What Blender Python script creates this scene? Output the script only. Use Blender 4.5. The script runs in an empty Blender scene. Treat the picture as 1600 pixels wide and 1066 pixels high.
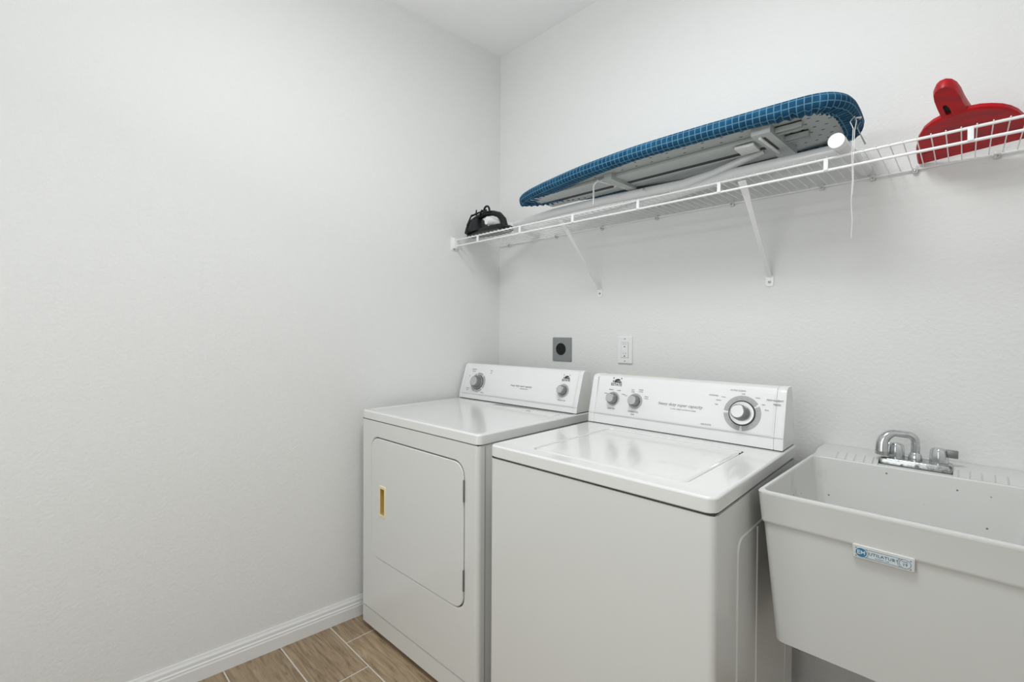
import bpy, bmesh, math, random
from mathutils import Vector, Matrix
random.seed(4)
SC = bpy.context.scene
COL = SC.collection
PI = math.pi

# ------------------------------------------------------------------ camera, light, exposure
F, YAW, PITCH, ROLL = 725.07, .7725, -.0132, .0056
CAM = Vector((1.8605, -1.8067, 1.2515))
cam = bpy.data.cameras.new('camera'); camo = bpy.data.objects.new('camera', cam); COL.objects.link(camo)
cam.sensor_width = 36.0; cam.lens = F / 1600 * 36.0; cam.clip_start = .05
fw = Vector((-math.sin(YAW), math.cos(YAW), 0)); rt = Vector((math.cos(YAW), math.sin(YAW), 0)); up = Vector((0, 0, 1))
fw2 = fw * math.cos(PITCH) + up * math.sin(PITCH); up2 = up * math.cos(PITCH) - fw * math.sin(PITCH)
rt3 = rt * math.cos(ROLL) + up2 * math.sin(ROLL); up3 = up2 * math.cos(ROLL) - rt * math.sin(ROLL)
m = Matrix((rt3, up3, -fw2)).transposed().to_4x4(); m.translation = CAM
camo.matrix_world = m
SC.camera = camo

w = bpy.data.worlds.new('world'); SC.world = w; w.use_nodes = True
w.node_tree.nodes['Background'].inputs[0].default_value = (1, 1, 1, 1)
w.node_tree.nodes['Background'].inputs[1].default_value = .1

def area(name, loc, target, size, sizey, power, col=(1, 1, 1), shape='RECTANGLE'):
    l = bpy.data.lights.new(name, 'AREA'); l.shape = shape; l.size = size; l.size_y = sizey
    l.energy = power; l.color = col
    o = bpy.data.objects.new(name, l); COL.objects.link(o); o.location = loc
    o.rotation_euler = (Vector(target) - Vector(loc)).to_track_quat('-Z', 'Y').to_euler()
    return o
# the ceiling light's glow and two added fill lamps, unseen, that brighten the room
area('ceiling_glow', (1.35, -1.35, 2.66), (1.35, -1.35, 0), .58, .58, 17.6, (.955, .985, .995), 'DISK')
area('uplight_fill', (1.2, -1.6, 1.9), (1.2, -1.3, 2.787), .3, .3, 8.0, (.96, .99, 1))  # added up-facing fill, no fixture, lifts the ceiling and upper walls
area('front_fill', (1.05, -2.84, 1.35), (1.0, 0, 1.35), 1.5, 2.2, 12.5, (.94, .985, 1))  # added fill before the closed front wall, imitates daylight from behind
SC.view_settings.view_transform = 'Standard'; SC.view_settings.look = 'None'
SC.view_settings.gamma = 1; SC.view_settings.use_curve_mapping = False
SC.view_settings.exposure = 0.0

# ------------------------------------------------------------------ materials
def mat(name, col, rough=.5, metal=0, spec=.5, coat=0, bump=None, noise=None, sss=0, coatr=.05):
    M = bpy.data.materials.new(name); M.use_nodes = True
    nt = M.node_tree; b = nt.nodes['Principled BSDF']
    b.inputs['Base Color'].default_value = (*col, 1); b.inputs['Roughness'].default_value = rough
    b.inputs['Metallic'].default_value = metal; b.inputs['Specular IOR Level'].default_value = spec
    b.inputs['Coat Weight'].default_value = coat; b.inputs['Coat Roughness'].default_value = coatr
    tc = nt.nodes.new('ShaderNodeTexCoord')
    if bump:                       # (scale, strength, distance, detail)
        n = nt.nodes.new('ShaderNodeTexNoise'); n.inputs['Scale'].default_value = bump[0]
        n.inputs['Detail'].default_value = bump[3]
        nt.links.new(tc.outputs['Object'], n.inputs['Vector'])
        bp = nt.nodes.new('ShaderNodeBump'); bp.inputs['Strength'].default_value = bump[1]
        bp.inputs['Distance'].default_value = bump[2]
        nt.links.new(n.outputs['Fac'], bp.inputs['Height']); nt.links.new(bp.outputs['Normal'], b.inputs['Normal'])
    if noise:                      # (scale, col2, lo, hi, detail)
        n = nt.nodes.new('ShaderNodeTexNoise'); n.inputs['Scale'].default_value = noise[0]
        n.inputs['Detail'].default_value = noise[4]
        nt.links.new(tc.outputs['Object'], n.inputs['Vector'])
        r = nt.nodes.new('ShaderNodeValToRGB'); r.color_ramp.elements[0].position = noise[2]
        r.color_ramp.elements[1].position = noise[3]
        r.color_ramp.elements[0].color = (*col, 1); r.color_ramp.elements[1].color = (*noise[1], 1)
        nt.links.new(n.outputs['Fac'], r.inputs['Fac']); nt.links.new(r.outputs['Color'], b.inputs['Base Color'])
    return M

PAINT = mat('wall_paint', (.785, .785, .775), .62, bump=(95, .27, .006, 3), spec=.3)
CEIL = mat('ceiling_paint', (.93, .93, .93), .8, bump=(120, .25, .004, 2), spec=.2)
TRIM = mat('trim_paint', (.80, .80, .80), .3, spec=.5)
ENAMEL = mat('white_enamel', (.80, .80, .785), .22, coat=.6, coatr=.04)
ENAMEL2 = mat('white_enamel_shaded', (.735, .74, .72), .3, coat=.35, coatr=.12)  # same white enamel, shade of fronts and sides put into the colour
PLASTIC = mat('white_panel_plastic', (.82, .825, .82), .35, coat=.2)
SIDEG = mat('grey_side_metal', (.60, .60, .575), .45)
GAP = mat('dark_gap', (.05, .05, .048), .7)
SEAM = mat('soft_seam', (.40, .40, .39), .6)
SEAM2 = mat('pale_seam', (.64, .64, .63), .5)
CREAM = mat('cream_handle', (.85, .76, .52), .4)
GOLD = mat('aged_gold_cup', (.50, .34, .10), .45)
HINGE = mat('hinge_metal', (.28, .28, .28), .35, .8)
KNOB = mat('silver_knob', (.27, .27, .27), .36, .8)
KCAP = mat('spun_aluminium', (.66, .66, .66), .30, .9)
RING = mat('grey_dial_print', (.44, .44, .44), .6)
INK = mat('grey_ink', (.28, .28, .28), .6)
BLACKINK = mat('black_ink', (.02, .02, .02), .5)
WIRE = mat('white_coated_wire', (.86, .86, .86), .3, coat=.3)
WIREG = mat('clear_white_clip', (.62, .62, .61), .3)
SCREW = mat('screw_metal', (.35, .35, .35), .35, .8)
TUBM = mat('tub_plastic', (.67, .675, .655), .42, bump=(300, .05, .001, 2))
CHROME = mat('worn_chrome', (.62, .64, .65), .14, 1, bump=(60, .2, .002, 4))
CHROME2 = mat('pitted_chrome', (.55, .57, .57), .2, 1, noise=(90, (.12, .12, .11), .52, .70, 6), bump=(80, .3, .002, 4))
STEEL = mat('steel_plate', (.30, .315, .32), .42, .6)
SOLE = mat('dark_coated_soleplate', (.02, .02, .02), .4, .3)
BLACK = mat('black_plastic', (.008, .008, .009), .45, spec=.3)
BLACK2 = mat('black_satin', (.009, .010, .012), .45, spec=.3)
WHITEP = mat('white_plastic', (.83, .83, .83), .3)
BOARD = mat('grey_board_metal', (.50, .535, .53), .45, .25)
LEGW = mat('white_tube_paint', (.76, .77, .77), .3, coat=.3)
CORD = mat('white_cord', (.82, .82, .80), .8)
YEL = mat('aged_cream_plastic', (.72, .70, .48), .5)
BLUE = mat('blue_ink', (.03, .20, .36), .5)
SLATE = mat('slate_ink', (.07, .16, .22), .5)
LABEL = mat('label_paper', (.66, .72, .75), .4)
RESERV = mat('clear_grey_tank', (.34, .40, .41), .15, coat=.5)
GROUT = mat('pale_grout', (.66, .63, .57), .8, bump=(400, .2, .001, 2))
EMIT = bpy.data.materials.new('lamp_diffuser_glow'); EMIT.use_nodes = True
_b = EMIT.node_tree.nodes['Principled BSDF']; _b.inputs['Emission Color'].default_value = (1, .98, .95, 1)
_b.inputs['Emission Strength'].default_value = 3.0

def red_mat():
    M = mat('red_plastic', (.52, .006, .012), .38, spec=.35)
    nt = M.node_tree; b = nt.nodes['Principled BSDF']; tc = nt.nodes.new('ShaderNodeTexCoord')
    mp = nt.nodes.new('ShaderNodeMapping'); mp.inputs['Scale'].default_value = (14, 40, 14)
    n = nt.nodes.new('ShaderNodeTexNoise'); n.inputs['Scale'].default_value = 1.6; n.inputs['Detail'].default_value = 5
    r = nt.nodes.new('ShaderNodeValToRGB')
    r.color_ramp.elements[0].position = .45; r.color_ramp.elements[0].color = (.47, .003, .008, 1)
    r.color_ramp.elements[1].position = .72; r.color_ramp.elements[1].color = (.27, .012, .018, 1)
    nt.links.new(tc.outputs['Object'], mp.inputs['Vector']); nt.links.new(mp.outputs[0], n.inputs['Vector'])
    nt.links.new(n.outputs['Fac'], r.inputs['Fac']); nt.links.new(r.outputs['Color'], b.inputs['Base Color'])
    return M
RED = red_mat()

def tub_mat():
    M = bpy.data.materials.new('speckled_tub_plastic'); M.use_nodes = True
    nt = M.node_tree; b = nt.nodes['Principled BSDF']; b.inputs['Roughness'].default_value = .4
    tc = nt.nodes.new('ShaderNodeTexCoord')
    v = nt.nodes.new('ShaderNodeTexVoronoi'); v.inputs['Scale'].default_value = 24; v.inputs['Randomness'].default_value = 1
    nt.links.new(tc.outputs['Object'], v.inputs['Vector'])
    r = nt.nodes.new('ShaderNodeValToRGB'); r.color_ramp.elements[0].position = .040; r.color_ramp.elements[1].position = .072
    r.color_ramp.elements[0].color = (.22, .20, .16, 1); r.color_ramp.elements[1].color = (1, 1, 1, 1)
    nt.links.new(v.outputs['Distance'], r.inputs['Fac'])
    n = nt.nodes.new('ShaderNodeTexNoise'); n.inputs['Scale'].default_value = 9; n.inputs['Detail'].default_value = 6
    nt.links.new(tc.outputs['Object'], n.inputs['Vector'])
    r2 = nt.nodes.new('ShaderNodeValToRGB'); r2.color_ramp.elements[0].position = .62; r2.color_ramp.elements[1].position = .80
    r2.color_ramp.elements[0].color = (.70, .70, .68, 1); r2.color_ramp.elements[1].color = (.52, .51, .47, 1)
    nt.links.new(n.outputs['Fac'], r2.inputs['Fac'])
    mx = nt.nodes.new('ShaderNodeMix'); mx.data_type = 'RGBA'; mx.blend_type = 'MULTIPLY'; mx.inputs[0].default_value = 1
    nt.links.new(r2.outputs['Color'], mx.inputs[6]); nt.links.new(r.outputs['Color'], mx.inputs[7])
    nt.links.new(mx.outputs[2], b.inputs['Base Color'])
    return M
TUBIN = tub_mat()

def plaid_mat():
    M = bpy.data.materials.new('blue_plaid_cotton'); M.use_nodes = True
    nt = M.node_tree; b = nt.nodes['Principled BSDF']; b.inputs['Roughness'].default_value = .85
    b.inputs['Specular IOR Level'].default_value = .2
    uv = nt.nodes.new('ShaderNodeUVMap'); uv.uv_map = 'UVMap'
    sp = nt.nodes.new('ShaderNodeSeparateXYZ'); nt.links.new(uv.outputs[0], sp.inputs[0])
    def stripes(out, period, width, phase=0.0):
        a = nt.nodes.new('ShaderNodeMath'); a.operation = 'MULTIPLY_ADD'; a.inputs[1].default_value = 1 / period; a.inputs[2].default_value = phase
        nt.links.new(out, a.inputs[0])
        f = nt.nodes.new('ShaderNodeMath'); f.operation = 'FRACT'; nt.links.new(a.outputs[0], f.inputs[0])
        s = nt.nodes.new('ShaderNodeMath'); s.operation = 'SUBTRACT'; s.inputs[1].default_value = .5; nt.links.new(f.outputs[0], s.inputs[0])
        c = nt.nodes.new('ShaderNodeMath'); c.operation = 'ABSOLUTE'; nt.links.new(s.outputs[0], c.inputs[0])
        l = nt.nodes.new('ShaderNodeMapRange'); l.inputs[1].default_value = width / period; l.inputs[2].default_value = width / period * .35
        l.inputs[3].default_value = 0; l.inputs[4].default_value = 1
        nt.links.new(c.outputs[0], l.inputs[0]); return l.outputs[0]
    s1 = stripes(sp.outputs[0], .0175, .0017); s2 = stripes(sp.outputs[1], .0175, .0016, .15)
    mx = nt.nodes.new('ShaderNodeMath'); mx.operation = 'MAXIMUM'; nt.links.new(s1, mx.inputs[0]); nt.links.new(s2, mx.inputs[1])
    n = nt.nodes.new('ShaderNodeTexNoise'); n.inputs['Scale'].default_value = 35
    tc = nt.nodes.new('ShaderNodeTexCoord'); nt.links.new(tc.outputs['Object'], n.inputs['Vector'])
    r = nt.nodes.new('ShaderNodeValToRGB'); r.color_ramp.elements[0].position = .3; r.color_ramp.elements[1].position = .75
    r.color_ramp.elements[0].color = (.006, .042, .100, 1); r.color_ramp.elements[1].color = (.012, .085, .175, 1)
    nt.links.new(n.outputs['Fac'], r.inputs['Fac'])
    mc = nt.nodes.new('ShaderNodeMix'); mc.data_type = 'RGBA'
    sc = nt.nodes.new('ShaderNodeMath'); sc.operation = 'MULTIPLY'; sc.inputs[1].default_value = .62; nt.links.new(mx.outputs[0], sc.inputs[0])
    nt.links.new(sc.outputs[0], mc.inputs[0]); nt.links.new(r.outputs['Color'], mc.inputs[6])
    mc.inputs[7].default_value = (.16, .34, .44, 1)
    nt.links.new(mc.outputs[2], b.inputs['Base Color'])
    bp = nt.nodes.new('ShaderNodeBump'); bp.inputs['Strength'].default_value = .25; bp.inputs['Distance'].default_value = .004
    nt.links.new(n.outputs['Fac'], bp.inputs['Height']); nt.links.new(bp.outputs[0], b.inputs['Normal'])
    return M
PLAID = plaid_mat()

def wood_mat():
    M = bpy.data.materials.new('wood_look_tile'); M.use_nodes = True
    nt = M.node_tree; b = nt.nodes['Principled BSDF']; b.inputs['Roughness'].default_value = .45
    tc = nt.nodes.new('ShaderNodeTexCoord'); oi = nt.nodes.new('ShaderNodeObjectInfo')
    ad = nt.nodes.new('ShaderNodeVectorMath'); ad.operation = 'ADD'
    mu = nt.nodes.new('ShaderNodeVectorMath'); mu.operation = 'SCALE'; mu.inputs[3].default_value = 7.3
    cb = nt.nodes.new('ShaderNodeCombineXYZ')
    for i in range(3): nt.links.new(oi.outputs['Random'], cb.inputs[i])
    nt.links.new(cb.outputs[0], mu.inputs[0])
    nt.links.new(tc.outputs['Object'], ad.inputs[0]); nt.links.new(mu.outputs[0], ad.inputs[1])
    mp = nt.nodes.new('ShaderNodeMapping'); mp.inputs['Scale'].default_value = (2.2, 22, 2)
    nt.links.new(ad.outputs[0], mp.inputs['Vector'])
    n = nt.nodes.new('ShaderNodeTexNoise'); n.inputs['Scale'].default_value = 2.4; n.inputs['Detail'].default_value = 9
    n.inputs['Distortion'].default_value = 1.6; n.inputs['Roughness'].default_value = .62
    nt.links.new(mp.outputs[0], n.inputs['Vector'])
    r = nt.nodes.new('ShaderNodeValToRGB')
    r.color_ramp.elements[0].position = .30; r.color_ramp.elements[0].color = (.170, .115, .065, 1)
    r.color_ramp.elements[1].position = .72; r.color_ramp.elements[1].color = (.44, .335, .225, 1)
    e = r.color_ramp.elements.new(.5); e.color = (.33, .24, .15, 1)
    nt.links.new(n.outputs['Fac'], r.inputs['Fac'])
    hv = nt.nodes.new('ShaderNodeHueSaturation')
    mr = nt.nodes.new('ShaderNodeMapRange'); mr.inputs[3].default_value = .9; mr.inputs[4].default_value = 1.1
    nt.links.new(oi.outputs['Random'], mr.inputs[0]); nt.links.new(mr.outputs[0], hv.inputs['Value'])
    nt.links.new(r.outputs['Color'], hv.inputs['Color']); nt.links.new(hv.outputs[0], b.inputs['Base Color'])
    return M
WOOD = wood_mat()

# ------------------------------------------------------------------ mesh helpers
def rrect(x0, x1, y0, y1, r, n=5):
    r = max(r, 1e-5); out = []
    for cx, cy, a in ((x1 - r, y1 - r, 0), (x0 + r, y1 - r, PI / 2), (x0 + r, y0 + r, PI), (x1 - r, y0 + r, 1.5 * PI)):
        for i in range(n + 1):
            t = a + PI / 2 * i / n
            out.append((cx + r * math.cos(t), cy + r * math.sin(t)))
    return out

class MB:
    def __init__(s): s.v = []; s.f = []; s.uv = None
    def add(s, vs, fs):
        k = len(s.v); s.v += [Vector(p) for p in vs]; s.f += [tuple(i + k for i in f) for f in fs]; return s
    def loft(s, loops, cap0=True, cap1=True, closed=True):
        n = len(loops[0]); vs = [p for l in loops for p in l]; fs = []
        for a in range(len(loops) - 1):
            for i in range(n if closed else n - 1):
                j = (i + 1) % n
                fs.append((a * n + i, a * n + j, (a + 1) * n + j, (a + 1) * n + i))
        if cap0: fs.append(tuple(range(n))[::-1])
        if cap1: fs.append(tuple(range((len(loops) - 1) * n, len(loops) * n)))
        return s.add(vs, fs)
    def box(s, x0, x1, y0, y1, z0, z1, b=0.0, seg=2):
        bm = bmesh.new(); bmesh.ops.create_cube(bm, size=1)
        for v in bm.verts:
            v.co = Vector(((x0 + x1) / 2 + v.co.x * (x1 - x0), (y0 + y1) / 2 + v.co.y * (y1 - y0), (z0 + z1) / 2 + v.co.z * (z1 - z0)))
        if b > 0: bmesh.ops.bevel(bm, geom=list(bm.edges), offset=b, segments=seg, profile=.5, affect='EDGES')
        bm.verts.index_update(); s.add([v.co.copy() for v in bm.verts], [[v.index for v in f.verts] for f in bm.faces]); bm.free(); return s
    def tube(s, pts, r, n=10, caps=True, flat=1.0):
        pts = [Vector(p) for p in pts]; R = r if isinstance(r, (list, tuple)) else [r] * len(pts)
        loops = []; ref = None
        for i, p in enumerate(pts):
            if i == 0: t = pts[1] - p
            elif i == len(pts) - 1: t = p - pts[i - 1]
            else: t = (pts[i + 1] - p).normalized() + (p - pts[i - 1]).normalized()
            t.normalize()
            if ref is None:
                ref = Vector((0, 0, 1)) if abs(t.z) < .9 else Vector((1, 0, 0))
            a = (ref - t * ref.dot(t)).normalized(); c = t.cross(a); ref = a
            loops.append([p + (c * math.cos(2 * PI * k / n) + a * math.sin(2 * PI * k / n) * flat) * R[i] for k in range(n)])
        return s.loft(loops, caps, caps)
    def lathe(s, prof, c=(0, 0, 0), n=24, ripple=None):
        loops = []
        for (r, z) in prof:
            loops.append([(c[0] + r * (1 + (ripple[1] * math.cos(ripple[0] * 2 * PI * k / n) if ripple and r > .004 else 0)) * math.cos(2 * PI * k / n),
                           c[1] + r * (1 + (ripple[1] * math.cos(ripple[0] * 2 * PI * k / n) if ripple and r > .004 else 0)) * math.sin(2 * PI * k / n), c[2] + z) for k in range(n)])
        return s.loft(loops, True, True)
    def prism(s, poly, a0, a1, axis='x'):
        # poly lies in the two remaining axes (y,z) for x, (x,z) for y, (x,y) for z
        def P(p, a):
            return {'x': (a, p[0], p[1]), 'y': (p[0], a, p[1]), 'z': (p[0], p[1], a)}[axis]
        return s.loft([[P(p, a0) for p in poly], [P(p, a1) for p in poly]])
    def ring(s, c, r0, r1, h, a0=0, a1=2 * PI, n=40):
        full = abs(a1 - a0 - 2 * PI) < 1e-6
        vs = []; fs = []
        for k in range(n + 1):
            a = a0 + (a1 - a0) * k / n
            for r, z in ((r0, 0), (r1, 0), (r1, h), (r0, h)): vs.append((c[0] + r * math.cos(a), c[1] + r * math.sin(a), c[2] + z))
        for k in range(n):
            for q in range(4):
                fs.append((k * 4 + q, k * 4 + (q + 1) % 4, k * 4 + 4 + (q + 1) % 4, k * 4 + 4 + q))
        if not full: fs += [(0, 1, 2, 3), (n * 4 + 3, n * 4 + 2, n * 4 + 1, n * 4)]
        return s.add(vs, fs)
    def text(s, txt, size, cx, cy, z=0, h=.0002, shear=0, align='CENTER', spacing=1.0, bold=0):
        cu = bpy.data.curves.new('t', 'FONT'); cu.body = txt; cu.size = size; cu.align_x = align; cu.align_y = 'CENTER'
        cu.shear = shear; cu.space_character = spacing; cu.extrude = h; cu.resolution_u = 2; cu.offset = bold
        o = bpy.data.objects.new('t', cu); COL.objects.link(o)
        dg = bpy.context.evaluated_depsgraph_get(); me = bpy.data.meshes.new_from_object(o.evaluated_get(dg))
        s.add([(v.co.x + cx, v.co.y + cy, v.co.z + z) for v in me.vertices], [tuple(p.vertices) for p in me.polygons])
        bpy.data.objects.remove(o); bpy.data.curves.remove(cu); bpy.data.meshes.remove(me); return s
    def xf(s, M): s.v = [M @ p for p in s.v]; return s
    def mapv(s, fn): s.v = [Vector(fn(p)) for p in s.v]; return s
    def build(s, name, material, parent=None, base=(0, 0, 0), smooth=35, fixn=True):
        b = Vector(base); me = bpy.data.meshes.new(name)
        me.from_pydata([tuple(p - b) for p in s.v], [], s.f)
        if fixn:
            bm = bmesh.new(); bm.from_mesh(me); bmesh.ops.recalc_face_normals(bm, faces=bm.faces); bm.to_mesh(me); bm.free()
        if s.uv:
            l = me.uv_layers.new(name='UVMap')
            for lp in me.loops: l.data[lp.index].uv = s.uv[lp.vertex_index]
        me.materials.append(material)
        if smooth:
            me.shade_smooth(); me.set_sharp_from_angle(angle=math.radians(smooth))
        o = bpy.data.objects.new(name, me); COL.objects.link(o)
        if parent: o.parent = parent
        return o

def thing(name, label, cat, loc=(0, 0, 0), rz=0, group=None):
    o = bpy.data.objects.new(name, None); COL.objects.link(o); o.location = loc; o.rotation_euler = (0, 0, rz)
    o.empty_display_size = .05
    o['label'] = label; o['category'] = cat
    if group: o['group'] = group
    return o
def struct(o): o['kind'] = 'structure'; return o
def child_copy(o, parent, dx=0, dy=0, dz=0):
    c = o.copy(); COL.objects.link(c); c.parent = parent; c.location = o.location + Vector((dx, dy, dz))
    for ch in o.children:
        d = ch.copy(); COL.objects.link(d); d.parent = c
    return c

# ------------------------------------------------------------------ the room
H = 2.787; WR = .0764                       # ceiling height; the left wall is a few degrees off square
def wx(y): return y * math.tan(WR)
YF = -2.9; XR = 2.75
def slab(name, poly, z0, z1, m): return struct(MB().prism(poly, z0, z1, 'z').build(name, m, smooth=0))
slab('wall_left', [(wx(0), 0), (wx(YF), YF), (wx(YF) - .1, YF), (-.1, 0)], 0, H, PAINT)
slab('wall_back', [(-.1, 0), (XR + .1, 0), (XR + .1, .1), (-.1, .1)], 0, H, PAINT)
slab('wall_right', [(XR, YF), (XR + .1, YF), (XR + .1, 0), (XR, 0)], 0, H, PAINT)
slab('wall_front', [(wx(YF) - .1, YF - .1), (XR + .1, YF - .1), (XR + .1, YF), (wx(YF) - .1, YF)], 0, H, PAINT)
slab('ceiling', [(-.4, YF - .1), (XR + .1, YF - .1), (XR + .1, .1), (-.4, .1)], H, H + .1, CEIL)
floor = slab('floor', [(-.4, YF - .1), (XR + .1, YF - .1), (XR + .1, .1), (-.4, .1)], -.1, -.0010, GROUT)
# wood-look tiles, laid along the back wall in a running pattern
G = .0023; ROW = .1955; LEN = .90
rows = [-.742 + ROW * 3, ]
yb = -.742 + ROW * 3
k = 0
offs = {4: .085, 5: .268, 3: .45, 2: .62, 1: .80, 6: -.52, 7: -.30, 8: .10}
r_i = 0; y1 = -.742 + ROW * 4
while y1 > YF:
    y0 = max(y1 - ROW, YF); yt = min(y1, 0)
    if yt - y0 > .02:
        o0 = offs.get(r_i, (r_i * .37) % LEN)
        x = o0 - LEN * 3
        while x < XR:
            xa, xb = x + G, x + LEN - G
            la, lb = wx(yt), wx(y0)
            if xb > max(la, lb) + .02:
                p = [(max(xa, la + .002), yt - G), (max(xa, lb + .002), y0 + G), (min(xb, XR), y0 + G), (min(xb, XR), yt - G)]
                c = (sum(q[0] for q in p) / 4, sum(q[1] for q in p) / 4)
                q = [(c[0] + (a - c[0]) * (1 - .0012 / LEN * 2), c[1] + (b_ - c[1]) * .985) for a, b_ in p]
                mb = MB().loft([[(a, b_, -.0045) for a, b_ in p], [(a, b_, -.0006) for a, b_ in p], [(a, b_, 0) for a, b_ in q]], False, True)
                mb.build('tile_plank', WOOD, floor, smooth=0)
            x += LEN
    y1 -= ROW; r_i += 1

# baseboards: moulded profile (distance from wall, height)
BP = [(0, 0), (.0145, 0), (.0145, .045), (.0125, .050), (.0125, .056), (.0095, .060), (.0095, .071), (.006, .078), (.004, .086), (0, .086)]
def baseboard(name, p0, p1):
    p0 = Vector((*p0, 0)); p1 = Vector((*p1, 0)); d = (p1 - p0).normalized(); nrm = Vector((d.y, -d.x, 0))
    loops = [[p + nrm * a + Vector((0, 0, z)) for a, z in BP] for p in (p0, p1)]
    struct(MB().loft(loops).build(name, TRIM, smooth=0))
baseboard('baseboard_left', (wx(YF), YF), (0, 0))
baseboard('baseboard_back', (0, 0), (XR, 0))
baseboard('baseboard_right', (XR, 0), (XR, YF))
baseboard('baseboard_front', (XR, YF), (wx(YF), YF))

# flush ceiling light, above the middle of the room
lt = thing('ceiling_light', 'round white flush ceiling light lighting the laundry room', 'light', (1.35, -1.35, H))
MB().lathe([(.001, 0), (.20, 0), (.20, -.02), (.19, -.03), (.001, -.03)]).build('base_plate', WHITEP, lt)
MB().lathe([(.185, -.03), (.18, -.05), (.14, -.08), (.07, -.098), (.001, -.10)]).build('diffuser', EMIT, lt)

# ------------------------------------------------------------------ dial and print helpers on a console face
def face_matrix(x0, yb, zb, yt, zt):
    v = Vector((0, yt - yb, zt - zb)).normalized(); u = Vector((1, 0, 0)); n = u.cross(v)
    M = Matrix((u, v, n)).transposed().to_4x4(); M.translation = (x0, yb, zb); return M
def emblem(M, u, v, root, s=1.0):
    mb = MB()
    w_, h_ = .034 * s, .030 * s
    # swoosh arc over a bar, with the name beneath
    n = 14; vs = []
    for i in range(n + 1):
        t = i / n; x = u - w_ * .28 + w_ * .72 * t; yy = v + h_ * .16 + h_ * .10 * t + h_ * .24 * abs(math.sin(PI * min(t * 1.1, 1))) ** .45
        vs += [(x, v + h_ * (.16 + .10 * t), .0006), (x, yy, .0006)]
    mb.add(vs, [(2 * i, 2 * i + 2, 2 * i + 3, 2 * i + 1) for i in range(n)])
    mb.box(u - w_ * .30, u + w_ * .5, v + h_ * .02, v + h_ * .17, .0003, .0008)
    mb.prism([(u - w_ * .5, v + h_ * .12), (u - w_ * .36, v + h_ * .02), (u - w_ * .36, v + h_ * .30)], .0003, .0008, 'z')
    mb.box(u - w_ * .48, u - w_ * .36, v + h_ * .48, v + h_ * .58, .0003, .0008)
    mb.box(u + w_ * .42, u + w_ * .52, v + h_ * .48, v + h_ * .58, .0003, .0008)
    mb.text('ESTATE', .0125 * s, u - w_ * .02, v - h_ * .22, .0006, .0003, bold=.0002)
    e = mb.xf(M).build('emblem', BLACKINK, root, smooth=0); e['label'] = 'small black emblem with arched swoosh over lettering'
def small_knob(M, u, v, root, r=.028):
    dial = MB().ring((u, v, .0002), .004, r, .0008, n=36).xf(M).build('dial_ring', RING, root, smooth=0)
    kn = MB().lathe([(.020, 0), (.0205, .004), (.0195, .015), (.0180, .024), (.0155, .0265), (.013, .027)], (u, v, .001), 36, (12, .02)).xf(M).build('knob', KNOB, dial)
    MB().lathe([(.0160, .0265), (.0145, .0295), (.006, .0302), (.0005, .0302)], (u, v, .001), 28).xf(M).build('knob_cap', KCAP, dial)
    return dial
def big_dial(M, u, v, root, R, r, kr, gaps, depth):
    mb = MB(); gw = .075
    gs = sorted(gaps)
    for i, g in enumerate(gs):
        a1 = gs[(i + 1) % len(gs)] + (2 * PI if i == len(gs) - 1 else 0)
        mb.ring((u, v, .0002), r * .96, R, .0008, g + gw, a1 - gw, 26)
    for a in [k * PI / 9 + .1 for k in range(18)]:
        pass
    dial = mb.xf(M).build('dial_ring', RING, root, smooth=0)
    MB().ring((u, v, .0002), r * .93, r, .003, n=44).xf(M).build('dial_rim', GAP, dial, smooth=0)
    MB().lathe([(r * .93, 0), (r * .93, .003), (r * .90, .0055), (r * .70, .006), (.001, .006)], (u, v, .0002), 44).xf(M).build('knob_skirt', KCAP, dial)
    MB().lathe([(kr * 1.22, 0), (kr * 1.20, depth * .3), (kr * 1.12, depth * .8), (kr * 1.02, depth * .97), (kr * .9, depth)], (u, v, .006), 48, (24, .012)).xf(M).build('knob', KNOB, dial)
    MB().lathe([(kr * .93, depth * .98), (kr * .90, depth * 1.05), (.0005, depth * 1.05)], (u, v, .006), 36).xf(M).build('knob_cap', KCAP, dial)
    return dial
def prints(M, items, root, material=INK, name='lettering'):
    for (t, s, u, v, sh) in items: MB().text(t, s, u, v, .0006, .00025, shear=sh).xf(M).build(name, material, root, smooth=0)

def console(root, W, prof, face, capw, panel_top):
    """control console: profile (y,z) swept along x, two end caps, a face panel and a lower strip"""
    MB().prism(prof, capw, W - capw, 'x').build('console', PLASTIC, root, smooth=25)
    cy = sum(p[0] for p in prof) / len(prof); cz = sum(p[1] for p in prof) / len(prof)
    big = [(cy + (p[0] - cy) * 1.022, max(p[1] if i in (0,) else cz + (p[1] - cz) * 1.012, prof[0][1])) for i, p in enumerate(prof)]
    def cap(x0, x1):
        xi0, xi1 = x0 + .002, x1 - .002
        small = [(cy + (p[0] - cy) * .985, cz + (p[1] - cz) * .985) for p in big]
        small = [(a, max(b, prof[0][1])) for a, b in small]
        MB().loft([[(x0, a, b) for a, b in small], [(xi0, a, b) for a, b in big], [(xi1, a, b) for a, b in big], [(x1, a, b) for a, b in small]]).build('end_cap', PLASTIC, root, smooth=50)
    cap(0, capw - .0008); cap(W - capw + .0008, W)

# ------------------------------------------------------------------ dryer
DW = .7403
dr = thing('clothes_dryer', 'white front-loading clothes dryer with square door, beside the left wall', 'dryer', (.0052 + .004, -.8297, 0), .0202)
Wd = DW - .006
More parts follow.
